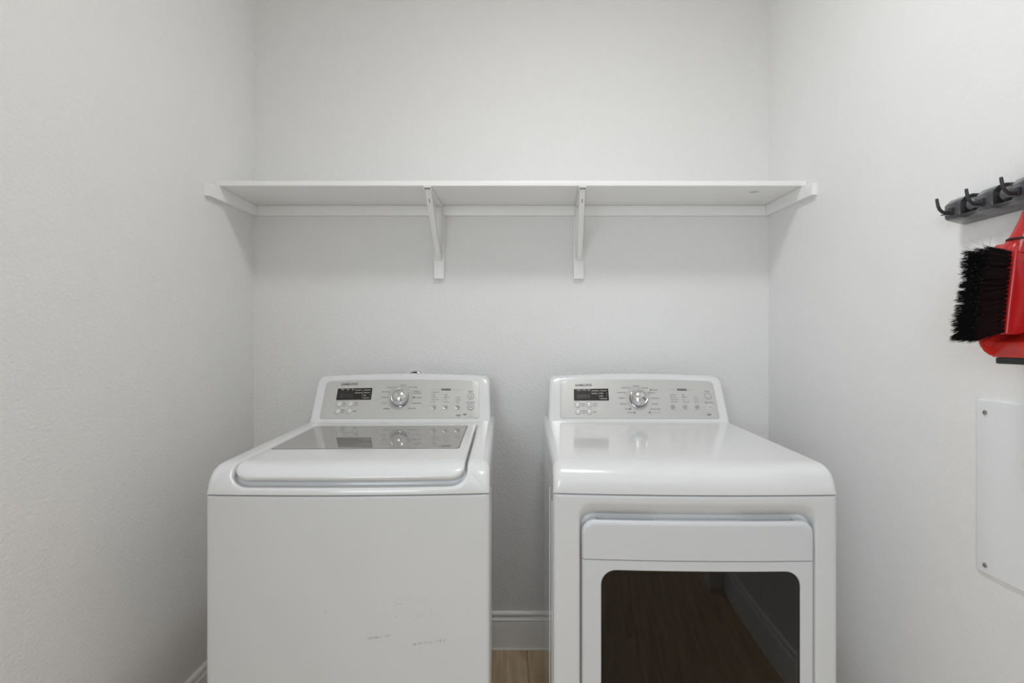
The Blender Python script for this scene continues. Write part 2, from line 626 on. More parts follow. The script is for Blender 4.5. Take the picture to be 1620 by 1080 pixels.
def cover_map(x, s, h):
    y, z = prof_at(s)
    a, c = prof_at(s - 0.006), prof_at(s + 0.006)
    ty, tz = c[0] - a[0], c[1] - a[1]
    n = math.hypot(ty, tz)
    ny, nz = tz / n, -ty / n     # outward normal of the profile
    yy, zz = y + ny * h, z + nz * h
    return (x, yy - bow(x, y), zz)


def front_map(x, z, h):
    return (x, -bow(x, 0) - h, z)


def edge_r(s):
    y, z = prof_at(s)
    if y > EY: return 0.021
    f = (z - Z_SEAM) / EZ
    return 0.006 + 0.015 * f ** 0.5


def build_cover(recess):
    """top cover: seam edge, rounded sides, then either the flat top or the lid's recess"""
    bm = bmesh.new()
    wp = [0, 0.004, 0.010, 0.020, 0.040, 0.07] + [0.11 + 0.78 * i / 14 for i in range(15)] + [0.93, 0.96, 0.980, 0.990, 0.996, 1.0]
    nx, ns = len(wp) - 1, 40
    sb = 0.004
    layers = []
    def outline(s0, s1, t):
        # rows with corner radius ~0; the side rounding follows the profile
        rw = rows(-W, W, s0, s1, 0.0006, 0.0006, nx, ns, wp)
        pts = []
        for r in rw:
            q = []
            for x, s in r:
                rr = edge_r(s)
                k = (x / W)
                xx = x - math.copysign(rr * (1 - math.cos(t)), k) * (abs(k) ** 1.0)
                hh = -rr * (1 - math.sin(t)) * (1 if abs(abs(x) - W) < 0.003 else 0)
                q.append((xx, s, hh))
            pts.append(q)
        return pts
    def lp(rw):
        l = list(rw[0]) + [r[-1] for r in rw[1:-1]] + list(reversed(rw[-1])) + [r[0] for r in reversed(rw[1:-1])]
        return l
    loops = []
    base = outline(0, LS, 0.0)
    # seam loop at the foot of the cover
    seam = []
    for x, s, h in lp(base):
        p = cover_map(x, s, h)
        seam.append((p[0], p[1], Z_SEAM - 0.0))
    loops.append(seam)
    for k in range(0, 8):
        t = math.pi / 2 * k / 7
        loops.append([cover_map(*p) for p in lp(outline(0.0004 * k, LS - 0.0006 * k, t))])
    if recess:
        s0, s1 = s_of_y(0.612), s_of_z(0.9065)
        rr = 0.2865
        for d, h in ((-0.009, 0.0), (-0.004, -0.0002), (-0.0022, -0.0010), (-0.0010, -0.0026), (0.0004, -0.006), (0.002, -0.0190), (0.006, -0.0240)):
            rw = rows(-rr + d, rr - d, s0 + d, s1 - d * 1.6, 0.012, 0.042 - d, nx, ns, wp)
            loops.append([cover_map(x, s, h) for x, s in loop_of(rw)])
        last = rows(-rr + 0.006, rr - 0.006, s0 + 0.006, s1 - 0.006 * 1.6, 0.012, 0.036, nx, ns, wp)
        lh = -0.0240
    else:
        last = rows(-W + 0.0446, W - 0.0446, 0.004, LS - 0.006, 0.0006, 0.0006, nx, ns)
        last = None
    vs = [[bm.verts.new(p) for p in l] for l in loops]
    n = len(vs[0])
    for a, c in zip(vs, vs[1:]):
        for i in range(n):
            try: bm.faces.new((a[i], a[(i + 1) % n], c[(i + 1) % n], c[i]))
            except ValueError: pass
    if last:
        g = [[bm.verts.new(cover_map(x, s, lh)) for x, s in r] for r in last]
    else:
        g = [[bm.verts.new(cover_map(*p)) for p in r] for r in outline(0.0004 * 7, LS - 0.0006 * 7, math.pi / 2)]
    for a, c in zip(g, g[1:]):
        for i in range(nx):
            try: bm.faces.new((a[i], a[i + 1], c[i + 1], c[i]))
            except ValueError: pass
    bmesh.ops.remove_doubles(bm, verts=bm.verts, dist=2e-5)
    bmesh.ops.dissolve_degenerate(bm, edges=bm.edges, dist=1e-5)
    return bm


# the console face leans back over the rear of the cover
CL = math.hypot(0.08, 0.16)
TY, TZ = 0.08 / CL, 0.16 / CL


def console_map(uc):
    def f(u, v, h):
        k = v / 0.18
        # arched top edge, slightly narrower than the foot
        uu = u * (1 - 0.022 * k)
        vv = v + 0.0105 * (k ** 1.5 if k > 0 else 0) * (1 - (u / 0.33) ** 2)
        y = 0.69 + vv * TY
        z = 0.9665 + vv * TZ
        if h < 0: return (uc + uu, y - h, z)
        return (uc + uu, y - h * TZ, z + h * TY)
    return f


def text_mesh(bm, cm, s, u, v, size, align='LEFT', weight=0.0, h=0.0030, shear=0.0, xs=1.0, spacing=1.0):
    cu = bpy.data.curves.new('print', 'FONT')
    cu.body = s
    cu.size = size
    cu.align_x = align
    cu.align_y = 'CENTER'
    cu.resolution_u = 2
    cu.offset = weight
    cu.shear = shear
    cu.space_character = spacing
    o = bpy.data.objects.new('print', cu)
    C.objects.link(o)
    dg = bpy.context.evaluated_depsgraph_get()
    me = bpy.data.meshes.new_from_object(o.evaluated_get(dg))
    vs = [bm.verts.new(cm(u + p.co.x * xs, v + p.co.y, h)) for p in me.vertices]
    for p in me.polygons:
        try: bm.faces.new([vs[i] for i in p.vertices])
        except ValueError: pass
    bpy.data.objects.remove(o)
    bpy.data.curves.remove(cu)
    bpy.data.meshes.remove(me)


def arc_line(bm, cm, u, v, r, a0, a1, w=0.0006, h=0.0028, n=44):
    pr = None
    for k in range(n + 1):
        a = R(a0 + (a1 - a0) * k / n)
        q = [bm.verts.new(cm(u + rr * math.cos(a), v + rr * math.sin(a), h)) for rr in (r - w / 2, r + w / 2)]
        if pr: bm.faces.new((pr[0], pr[1], q[1], q[0]))
        pr = q


def quad_line(bm, cm, u0, v0, u1, v1, w=0.0006, h=0.0028):
    d = Vector((u1 - u0, v1 - v0)).normalized()
    n = Vector((-d.y, d.x)) * w / 2
    bm.faces.new([bm.verts.new(cm(a, c, h)) for a, c in
                  ((u0 + n.x, v0 + n.y), (u0 - n.x, v0 - n.y), (u1 - n.x, v1 - n.y), (u1 + n.x, v1 + n.y))])


def round_on(cm, u, v, prof, n=24):
    b = bmesh.new()
    lathe(b, prof, lambda x, y, h: cm(u + x, v + y, h), n)
    return b


def disc_on(bm, cm, u, v, r, h=0.0028, n=12):
    bm.faces.new([bm.verts.new(cm(u + r * math.cos(2 * math.pi * k / n), v + r * math.sin(2 * math.pi * k / n), h)) for k in range(n)])


def ring_on(bm, cm, u, v, r, w, h=0.0028, n=28):
    arc_line(bm, cm, u, v, r, 0, 360, w, h, n)


def build_console(root, uc, spec):
    cm = console_map(uc)
    H = 0.1775
    hw = 0.3335
    L = [(-hw, hw, -0.006, H, 0.001, 0.026, -0.075), (-hw, hw, -0.006, H, 0.001, 0.026, -0.012)]
    for k in range(1, 6):
        t = math.pi / 2 * k / 5
        d = 0.012 * (1 - math.cos(t))
        L.append((-hw + d, hw - d, -0.006, H - d, 0.001, 0.026 - d * 0.5, -0.012 + 0.012 * math.sin(t)))
    con = obj('console', slab(bmesh.new(), L, cm, 20, 8), M['gloss'], root)
    pu0, pu1 = spec['panel']
    pb_ = plate(pu0, pu1, 0.0095, 0.157, 0.017, 0.0, 0.0022, cm, 0.0008, 24, 6, r0=0.008)
    obj('control_panel', pb_, M['silver'], con)
    # display window
    d0, d1, dv0, dv1 = spec['display']
    obj('display', plate(d0, d1, dv0, dv1, 0.0008, 0.002, 0.0028, cm), M['display'], con)
    obj('display_window', plate(d0 + 0.011, d0 + 0.062, dv0 + 0.009, dv0 + 0.024, 0.0005, 0.0028, 0.0031, cm, nx=2, ns=2), M['lcd'], con)
    wi = bmesh.new()
    for s, uu in zip(spec['lamps'], (0.019, 0.039, 0.058)):
        text_mesh(wi, cm, s, d0 + uu, dv1 - 0.0040, 0.0052, 'CENTER', 0.00012, h=0.0032)
        disc_on(wi, cm, d0 + uu, dv1 - 0.0105, 0.0008, 0.0032, 6)
    for k, s in enumerate(spec['opts1']):
        text_mesh(wi, cm, s, d0 + 0.0675, dv1 - 0.0078 - k * 0.0102, 0.0058, 'LEFT', 0.00012, h=0.0032)
        disc_on(wi, cm, d0 + 0.0925, dv1 - 0.0078 - k * 0.0102, 0.0010, 0.0032, 6)
    for k, s in enumerate(spec['opts2']):
        text_mesh(wi, cm, s, d0 + 0.1005, dv1 - 0.0078 - k * 0.0100, 0.0058, 'LEFT', 0.00012, h=0.0032, xs=0.85)
        disc_on(wi, cm, d0 + 0.1250, dv1 - 0.0078 - k * 0.0100, 0.0013, 0.0032, 6)
    quad_line(wi, cm, d0 + 0.0965, dv1 - 0.006, d0 + 0.0965, dv0 + 0.006, 0.0006, 0.0032)
    o = obj('display_lettering', wi, M['white_ink'], con, fin=False)
    # brand name
    br = bmesh.new()
    text_mesh(br, cm, 'SAMSUNG', spec['brand'][0], spec['brand'][1], 0.0128, 'LEFT', 0.00030, xs=0.98, shear=spec.get('shear', 0), spacing=1.16)
    obj('brand_lettering', br, M['ink'], con, fin=False)
    # print
    ink = bmesh.new()
    soft = bmesh.new()
    for u, v, lines in spec['left_text']:
        for i, s in enumerate(lines):
            text_mesh(ink, cm, s, u, v + (0.0040 if len(lines) == 2 else 0) - i * 0.0082, 0.0062, 'LEFT', 0.0001, xs=spec.get('narrow', 0.9))
    ku, kv = spec['dial']
    rr = 0.0445
    for a0, a1 in spec['arcs']: arc_line(ink, cm, ku, kv, rr, a0, a1, 0.0007)
    for a in spec['ticks']:
        quad_line(soft, cm, ku + 0.0345 * math.cos(R(a)), kv + 0.0345 * math.sin(R(a)),
                  ku + 0.0385 * math.cos(R(a)), kv + 0.0385 * math.sin(R(a)), 0.0010)
    for s, u, v, al in spec['cycles']:
        text_mesh(ink, cm, s, u, v, 0.0066, al, 0.0001)
    for s, u, v, al in spec.get('faint', []):
        text_mesh(soft, cm, s, u, v, 0.0062, al, 0.0)
    # heading pill with its two lines
    hu, hv, l0, l1 = spec['pill']
    quad_line(soft, cm, l0, hv, hu - 0.021, hv, 0.0008)
    quad_line(soft, cm, hu + 0.021, hv, l1, hv, 0.0008)
    pl = obj('heading_pill', plate(hu - 0.0185, hu + 0.0185, hv - 0.0038, hv + 0.0038, 0.0037, 0.002, 0.0026, cm, r0=0.0037, nx=4, ns=1), M['ink'], con)
    wt = bmesh.new()
    text_mesh(wt, cm, spec['pill_text'], hu, hv, 0.0050, 'CENTER', 0.0, h=0.0030)
    obj('heading_lettering', wt, M['white_ink'], con, fin=False)
    for u, v, lines, dots in spec['columns']:
        for i, s in enumerate(lines):
            vv = v - i * 0.00905
            if dots: disc_on(ink, cm, u - 0.0002, vv, 0.0011, n=6)
            text_mesh(ink, cm, s, u + (0.0042 if dots else 0), vv, 0.0058, 'LEFT', 0.00005)
    for s, u, v, sz, wgt in spec['marks']:
        text_mesh(ink, cm, s, u, v, sz, 'CENTER', wgt)
    for u, v, w in spec['brackets_line']:
        quad_line(soft, cm, u - w, v, u - w * 0.45, v, 0.0005)
        quad_line(soft, cm, u + w * 0.45, v, u + w, v, 0.0005)
        text_mesh(soft, cm, '3 sec', u, v, 0.0038, 'CENTER')
    for u, v in spec['squares']:
        ink.faces.new([ink.verts.new(cm(u + a, v + c, 0.0028)) for a, c in ((-.0032, -.0032), (.0032, -.0032), (.0032, .0032), (-.0032, .0032))])
    # dome keys beside the display
    dome = [(0.0108, 0.0005), (0.0108, 0.0024), (0.0104, 0.0036), (0.0088, 0.0050), (0.0056, 0.0062), (0.0, 0.0067)]
    gr = bmesh.new()
    for u, v in spec['keys']:
        ring_on(gr, cm, u, v, 0.0113, 0.0010, 0.0024)
        obj('push_button', round_on(cm, u, v, dome, 22), M['button'], con)
    obj('button_groove', gr, M['faint'], con, fin=False)
    # option keys
    for (u, v), lab in zip(spec['option_keys'], spec['option_text']):
        k_ = obj('option_button', round_on(cm, u, v, [(0.0094, 0.0005), (0.0094, 0.0030), (0.0086, 0.0040), (0.0070, 0.0036), (0.0, 0.0034)], 22), M['keycap'], con)
        for i, s in enumerate(lab):
            text_mesh(ink, cm, s, u, v - 0.0005 + (0.0026 if len(lab) == 2 else 0) - i * 0.0052, 0.0052, 'CENTER', 0.00012, h=0.0045)
    # power and start keys
    pu, pv = spec['power']
    ring_on(ink, cm, pu, pv, 0.0118, 0.0012)
    obj('power_button', round_on(cm, pu, pv, [(0.0092, 0.0005), (0.0092, 0.0030), (0.0084, 0.0040), (0.0, 0.0042)], 24), M['button'], con)
    arc_line(ink, cm, pu, pv, 0.0044, -235, 55, 0.0011, 0.0047, 20)
    quad_line(ink, cm, pu, pv + 0.001, pu, pv + 0.0058, 0.0011, 0.0047)
    su, sv = spec['start']
    if spec['start_ring']: ring_on(ink, cm, su, sv, 0.0122, 0.0013)
    obj('start_button', round_on(cm, su, sv, [(0.0104, 0.0005), (0.0104, 0.0030), (0.0094, 0.0040), (0.0, 0.0042)], 24), M['button'], con)
    # play / pause sign
    for a, c in (((-0.0046, -0.0042), (-0.0046, 0.0042)), ((-0.0046, 0.0042), (0.0010, 0.0)), ((0.0010, 0.0), (-0.0046, -0.0042)),
                 ((0.0028, -0.0042), (0.0028, 0.0042)), ((0.0052, -0.0042), (0.0052, 0.0042))):
        quad_line(ink, cm, su + a[0], sv + a[1], su + c[0], sv + c[1], 0.0010, 0.0047)
    for s, u, v in spec['key_names']: text_mesh(ink, cm, s, u, v, 0.0066, 'CENTER', 0.00008)
    obj('control_lettering', ink, M['inksoft'], con, fin=False)
    obj('dial_markings', soft, M['faint'], con, fin=False)
    # dial: dark skirt, chrome dome
    kb = round_on(cm, ku, kv, [(0.0350, 0.0020), (0.0350, 0.0035), (0.0338, 0.0045), (0.0322, 0.0050), (0.0320, 0.0170), (0.0310, 0.0172)], 40)
    obj('dial_skirt', kb, M['chrome2'], con)
    kn = round_on(cm, ku, kv, [(0.0310, 0.0165), (0.0318, 0.0175), (0.0316, 0.0205), (0.0302, 0.0225), (0.0290, 0.0222), (0.0280, 0.0232), (0.0268, 0.0262),
                               (0.0240, 0.0298), (0.0195, 0.0332), (0.0135, 0.0358), (0.0070, 0.0372), (0.0, 0.0376)], 44)
    dial = obj('dial', kn, M['chrome'], con)
    dial['label'] = 'chrome dial'
    ang = spec['pointer']
    pm = bmesh.new()
    if spec['dial_mark']:
        # small dark arrow printed towards the rim
        def pp(a, r, h): return cm(ku + r * math.cos(R(a)), kv + r * math.sin(R(a)), h)
        for q in (((ang - 5, .0265, .0285), (ang + 3, .0265, .0285), (ang + 4, .0165, .0360), (ang - 6, .0165, .0360)),
                  ((ang - 2, .0130, .0370), (ang + 22, .0180, .0352), (ang - 16, .0190, .0349))):
            pm.faces.new([pm.verts.new(pp(*p)) for p in q])
    else:
        disc_on(pm, cm, ku + 0.008, kv + 0.004, 0.0010, 0.0382)
    obj('dial_pointer', pm, M['ink'], con, fin=False)
    return con


def feet(root):
    for x in (-0.29, 0.29):
        for y in (0.06, 0.70):
            b = bmesh.new()
            lathe(b, [(0, 0), (0.022, 0), (0.022, 0.010), (0.010, 0.014), (0.010, 0.04)], lambda a, c, h: (x + a, y + c, h), 14)
            obj('foot', b, M['rubber'], root)


# ------------------------------------------------------------------ washing machine
wm = thing('washing_machine', 'white top-loading washing machine with glass lid and scuffed front, on the left', 'washing machine',
           (-0.4005, 1.332, 0), R(1.1))


def plan_wrap(x0, x1, y0, y1, z0, z1, r, bev=0.0):
    def f(x, y, h): return (x, y, h)
    return slab(bmesh.new(), [(x0, x1, y0, y1, r, r, z0), (x0, x1, y0, y1, r, r, z1)], f, 4, 8)


def side_map(x, y, h): return (x, y, h)


def build_cabinet(root):
    bm = bmesh.new()
    slab(bm, [(-W + 0.002, W - 0.002, 0.020, 0.80, 0.006, 0.012, 0.035), (-W + 0.002, W - 0.002, 0.020, 0.80, 0.006, 0.012, Z_SEAM - 0.002)], side_map, 4, 8)
    cab = obj('cabinet', bm, M['side'], root)
    # pressed stiffening ribs on both flanks
    for sx in (-1, 1):
        for y in (0.10, 0.235):
            b = bmesh.new()
            box(b, sx * (W - 0.002) - 0.0014, sx * (W - 0.002) + 0.0014, y, y + 0.010, 0.08, Z_SEAM - 0.05, bev=0.0013)
            obj('side_rib', b, M['side'], cab)
    # dark line under the cover
    b = bmesh.new()
    slab(b, [(-W + 0.0035, W - 0.0035, z_, 0.79, 0.004, 0.006, Z_SEAM - 0.006) for z_ in (0.0055,)] +
         [(-W + 0.0035, W - 0.0035, 0.0055, 0.79, 0.004, 0.006, Z_SEAM + 0.001)],
         lambda x, y, h: (x, y - bow(x, 0) * max(0.0, 1 - y / 0.16), h), 16, 8)
    obj('seam_gasket', b, M['seam'], cab)
    return cab


build_cabinet(wm)
feet(wm)
fp = bmesh.new()
slab(fp, [(-W, W, 0.045, Z_SEAM - 0.0018, 0.003, 0.003, -0.026), (-W, W, 0.045, Z_SEAM - 0.0018, 0.003, 0.003, -0.010),
          (-W + 0.0008, W - 0.0008, 0.045, Z_SEAM - 0.0020, 0.003, 0.003, -0.006),
          (-W + 0.0030, W - 0.0030, 0.045, Z_SEAM - 0.0028, 0.003, 0.003, -0.0025),
          (-W + 0.0065, W - 0.0065, 0.048, Z_SEAM - 0.0045, 0.003, 0.003, -0.0006),
          (-W + 0.011, W - 0.011, 0.052, Z_SEAM - 0.0085, 0.003, 0.003, 0.0)], front_map, 20, 6)
front = obj('front_panel', fp, M['enamel'], wm)
tc_ = obj('top_cover', build_cover(True), M['gloss'], wm, angle=50)

# lid: lies in the recess and rolls over the front edge
s0, s1 = s_of_y(0.603), s_of_z(0.9265)
lw = 0.2805
LL = [(-lw, lw, s0, s1, 0.010, 0.034, -0.013), (-lw, lw, s0, s1, 0.010, 0.034, -0.0035)]
for k in range(1, 6):
    t = math.pi / 2 * k / 5
    d = 0.0065 * (1 - math.cos(t))
    LL.append((-lw + d, lw - d, s0 + d, s1 - d, 0.010 - d * 0.6, 0.034 - d, -0.0035 + 0.0065 * math.sin(t)))
lid = obj('lid', slab(bmesh.new(), LL, cover_map, 20, 40), M['gloss'], wm)
g0, g1 = s_of_y(0.566), s_of_y(0.190)
obj('glass_gasket', plate(-0.2775 + 0.010, 0.2535, g0 - 0.0015, g1 + 0.0005, 0.010, 0.0025, 0.0034, cover_map, nx=12, ns=12, r0=0.004), M['gasket'], lid)
gl_ = obj('lid_glass', plate(-0.2660, 0.2515, g0 + 0.0006, g1 - 0.0004, 0.012, 0.0030, 0.0039, cover_map, nx=12, ns=12, r0=0.003), M['lidglass'], lid)
gl_['label'] = 'smoked glass window'

LF, RG = 'LEFT', 'RIGHT'
wk = (-0.0072, 0.0862)
o_ = -0.003


def S(u): return u - o_


washer_spec = dict(
    panel=(-0.2965, 0.2915), display=(-0.2478, -0.1165, 0.0805, 0.1252), brand=(-0.2385, 0.1412), shear=0.25,
    lamps=('Wash', 'Rinse', 'Spin'), opts1=('Pre Soak', 'Extra Rinse'), opts2=('Child Lock', 'Delay End', 'Signal', 'Clean Tub'),
    keys=[(-0.2340, 0.0645), (-0.1915, 0.0652), (-0.2355, 0.0372), (-0.1925, 0.0375)],
    left_text=[(-0.2200, 0.0650, ('Soak', 'Cycle')), (-0.1765, 0.0655, ('Deep', 'Clean')), (-0.2215, 0.0378, ('Delay', 'Start')), (-0.1770, 0.0378, ('Signal',))],
    dial=wk, arcs=[(-48, 228)], ticks=[90, 62, 33, 3, -22, -47, 182, 208, 232],
    cycles=[('Normal', 0.0015, 0.1345, 'CENTER'), ('Heavy Duty', -0.0290, 0.1270, RG), ('Perm Press', -0.0490, 0.1100, RG),
            ('Cottons', -0.0560, 0.0895, RG), ('Towels', -0.0560, 0.0675, RG), ('Bedding', -0.0450, 0.0470, RG),
            ('Active Wear', 0.0220, 0.1270, LF), ('Delicates /', 0.0400, 0.1118, LF), ('Hand Wash', 0.0400, 0.1045, LF),
            ('eco Wash', 0.0470, 0.0880, LF), ('Quick Wash', 0.0400, 0.0665, LF), ('Rinse+Spin', 0.0260, 0.0470, LF)],
    pill=(0.1658, 0.1193, 0.110, 0.2235), pill_text='SMART CARE',
    columns=[(0.1110, 0.1083, ('Extra Hot', 'Hot', 'Warm', 'Eco Warm', 'Cold'), True), (0.1562, 0.0992, ('High', 'Medium', 'Low', 'No Spin'), True),
             (0.2010, 0.0900, ('Heavy', 'Normal', 'Light'), True)],
    option_keys=[(0.1210, 0.0521), (0.1652, 0.0520), (0.2103, 0.0519)], option_text=[('Temp',), ('Spin',), ('Soil', 'Level')],
    power=(0.2604, 0.0955), start=(0.2596, 0.0528), start_ring=True,
    key_names=[('Power', 0.2599, 0.1140), ('Start / Pause', 0.2592, 0.0708)],
    marks=[('VRT', 0.2142, 0.0201, 0.0092, 0.0005), ('NSF', 0.2373, 0.0238, 0.0072, 0.0006), ('certified', 0.2590, 0.0175, 0.0036, 0.0)],
    brackets_line=[(0.188, 0.0385, 0.020)], squares=[(0.0440, 0.0882)],
    pointer=-40, dial_mark=False)
wcon = build_console(wm, o_, washer_spec)

# scuffs on the washer's front: three rubbed patches of tiny flecks
fk = bmesh.new()
rnd = random.Random(3)


def fleck(px, pz, w, h, a=0.0):
    ca, sa = math.cos(a), math.sin(a)
    n = 6
    vs = []
    for k in range(n):
        t = 2 * math.pi * k / n
        q = (w * math.cos(t) * rnd.uniform(0.6, 1.1), h * math.sin(t) * rnd.uniform(0.6, 1.1))
        vs.append(fk.verts.new(front_map(px + q[0] * ca - q[1] * sa, pz + q[0] * sa + q[1] * ca, 0.0003)))
    fk.faces.new(vs)


for k in range(95):              # long streak at the lower left
    f = rnd.random() ** 1.1
    fleck(0.048 + 0.058 * f, 0.5455 + 0.007 * f + rnd.gauss(0, 0.0012), rnd.uniform(0.0003, 0.0013), rnd.uniform(0.0002, 0.0006), rnd.uniform(0.1, 0.6))
for k in range(150):             # streak at the lower right
    f = rnd.random()
    if 0.60 < f < 0.70: continue
    fleck(0.157 + 0.078 * f, 0.5290 + 0.008 * f + rnd.gauss(0, 0.0018), rnd.uniform(0.0002, 0.0012), rnd.uniform(0.0002, 0.0006), rnd.uniform(0.5, 1.1))
for k in range(95):              # scattered dots above
    cx_, cz_, sx_, sz_ = rnd.choice(((0.165, 0.595, 0.014, 0.020), (0.172, 0.605, 0.016, 0.016), (0.205, 0.590, 0.012, 0.008), (0.125, 0.615, 0.013, 0.018), (0.168, 0.628, 0.020, 0.006), (0.150, 0.632, 0.010, 0.006)))
    fleck(cx_ + 0.008 + rnd.gauss(0, sx_), cz_ + 0.006 + rnd.gauss(0, sz_ * 0.8), rnd.uniform(0.0002, 0.0006), rnd.uniform(0.0003, 0.0011), rnd.uniform(-0.4, 0.4))
for x_, z_ in ((0.119, 0.632), (0.162, 0.590), (0.119, 0.603), (0.109, 0.590), (0.134, 0.586), (0.112, 0.620), (0.121, 0.620), (-0.060, 0.607), (-0.058, 0.603)):
    fleck(x_ + 0.008, z_ + 0.007, 0.0008, 0.0015, 0.1)
sc_o = obj('scuff_marks', fk, M['scuff'], front, fin=False)
sc_o['kind'] = 'stuff'

# ------------------------------------------------------------------ dryer
dr = thing('clothes_dryer', 'white front-loading clothes dryer with dark window in its door, on the right', 'dryer', (0.4405, 1.332, 0), R(-1.3))
build_cabinet(dr)
feet(dr)
obj('top_cover', build_cover(False), M['gloss'], dr, angle=50)
# faint raised border of the flat top plate
fb = bmesh.new()
zt = Z_SEAM - 0.0018
xr0, xr1, zr0, zr1 = -0.2795, 0.2885, 0.215, 0.8655   # recess outline on the front
L = [(-W, W, 0.045, zt, 0.003, 0.003, -0.026), (-W, W, 0.045, zt, 0.003, 0.003, -0.010),
     (-W + 0.0008, W - 0.0008, 0.045, zt - 0.0002, 0.003, 0.003, -0.006), (-W + 0.0030, W - 0.0030, 0.046, zt - 0.001, 0.003, 0.003, -0.0025),
     (-W + 0.0065, W - 0.0065, 0.048, zt - 0.003, 0.003, 0.003, -0.0006), (-W + 0.011, W - 0.011, 0.052, zt - 0.006, 0.003, 0.003, 0.0),
     (-W + 0.018, W - 0.018, 0.060, zt - 0.011, 0.006, 0.006, 0.0), (xr0 - 0.012, xr1 + 0.012, zr0 - 0.012, zr1 + 0.009, 0.034, 0.040, 0.0),
     (xr0 - 0.004, xr1 + 0.004, zr0 - 0.004, zr1 + 0.004, 0.03, 0.036, 0.0), (xr0 - 0.0015, xr1 + 0.0015, zr0, zr1 + 0.001, 0.03, 0.034, -0.0008),
     (xr0 + 0.001, xr1 - 0.001, zr0 + 0.002, zr1 - 0.004, 0.03, 0.034, -0.0035), (xr0 + 0.0022, xr1 - 0.0022, zr0 + 0.004, zr1 - 0.016, 0.03, 0.034, -0.0110),
     (xr0 + 0.0028, xr1 - 0.0028, zr0 + 0.005, zr1 - 0.0265, 0.03, 0.034, -0.0200), (xr0 + 0.004, xr1 - 0.004, zr0 + 0.006, zr1 - 0.0310, 0.03, 0.034, -0.0305),
     (xr0 + 0.006, xr1 - 0.006, zr0 + 0.008, zr1 - 0.0400, 0.03, 0.034, -0.0315)]
dfront = obj('front_panel', slab(fb, L, front_map, 20, 10), M['enamel'], dr)

# door: upper grip band, lower frame, dark window
dx0, dx1 = -0.2735, 0.2835
zb = 0.7325                      # seam under the grip band
ztop = 0.8270
hF = 0.0030                      # door face stands a little proud


def door_layers(z0, z1, ra, rb, ht, hb=-0.022):
    L = [(dx0, dx1, z0, z1, ra, rb, hb), (dx0, dx1, z0, z1, ra, rb, ht - 0.010)]
    for k in range(1, 5):
        t = math.pi / 2 * k / 4
        d = 0.0060 * (1 - math.cos(t))
        L.append((dx0 + d, dx1 - d, z0 + (0.0004 if ra < 0.005 else d), z1 - (d * 1.8 if rb > 0.005 else 0.0004), max(ra - d, 0.0008), max(rb - d, 0.0008), ht - 0.010 + 0.010 * math.sin(t)))
    return L


band = obj('grip_band', slab(bmesh.new(), door_layers(zb + 0.0006, ztop, 0.001, 0.030, hF, -0.004), front_map, 24, 4), M['door'], dr)
# ledge behind the band: two end blocks and the raised middle, with finger pockets between
for name, u0, u1, zt_ in (('end_block', dx0 + 0.002, -0.2385, ztop + 0.0005), ('end_block', 0.2385, dx1 - 0.002, ztop + 0.0005), ('middle_rib', -0.0990, 0.1060, ztop + 0.0005)):
    b = bmesh.new()
    if name == 'middle_rib':
        prof = [(-0.0990 - 0.008, 0.78), (0.1060 + 0.018, 0.78), (0.1060 + 0.014, zt_ - 0.008), (0.1060, zt_), (-0.0990, zt_), (-0.0990 - 0.006, zt_ - 0.008)]
    elif u0 < 0:
        prof = [(dx0 + 0.002, 0.76), (-0.2385, 0.76), (-0.2385, zt_), (-0.247, zt_), (-0.262, zt_ - 0.007), (-0.2695, zt_ - 0.018), (dx0 + 0.002, zt_ - 0.030)]
    else:
        prof = [(0.2385, 0.76), (dx1 - 0.002, 0.76), (dx1 - 0.002, zt_ - 0.030), (0.2790, zt_ - 0.018), (0.2710, zt_ - 0.007), (0.2570, zt_), (0.2385, zt_)]
    A = [b.verts.new(front_map(x, z, -0.006)) for x, z in prof]
    B = [b.verts.new(front_map(x, z, -0.0312)) for x, z in prof]
    n = len(prof)
    for i in range(n): b.faces.new((A[i], A[(i + 1) % n], B[(i + 1) % n], B[i]))
    b.faces.new(A); b.faces.new(B)
    obj(name, b, M['door'], band, angle=30)
# frame with the window hole
gx0, gx1, gz0, gz1, gr_ = -0.2275, 0.2495, 0.335, 0.7075, 0.036
L = door_layers(0.232, zb - 0.0006, 0.030, 0.001, hF - 0.0006)
L += [(dx0 + 0.010, dx1 - 0.010, 0.240, zb - 0.0030, 0.026, 0.002, hF - 0.0006), (dx0 + 0.016, dx1 - 0.016, 0.246, zb - 0.009, 0.024, 0.006, hF - 0.0006),
      (gx0 - 0.006, gx1 + 0.006, gz0 - 0.006, gz1 + 0.006, gr_ + 0.004, gr_ + 0.004, hF - 0.0006), (gx0 - 0.0015, gx1 + 0.0015, gz0 - 0.0015, gz1 + 0.0015, gr_ + 0.001, gr_ + 0.001, hF - 0.0006), (gx0, gx1, gz0, gz1, gr_, gr_, hF - 0.0022),
      (gx0, gx1, gz0, gz1, gr_, gr_, -0.020)]
dframe = obj('door_frame', slab(bmesh.new(), L, front_map, 24, 10, cap1=False), M['door'], dr)
dg_ = obj('door_window', plate(gx0 + 0.0003, gx1 - 0.0003, gz0 + 0.0003, gz1 - 0.0003, gr_, -0.0040, -0.0008, front_map, nx=16, ns=8), M['doorglass'], dframe)
dg_['label'] = 'dark tinted glass'
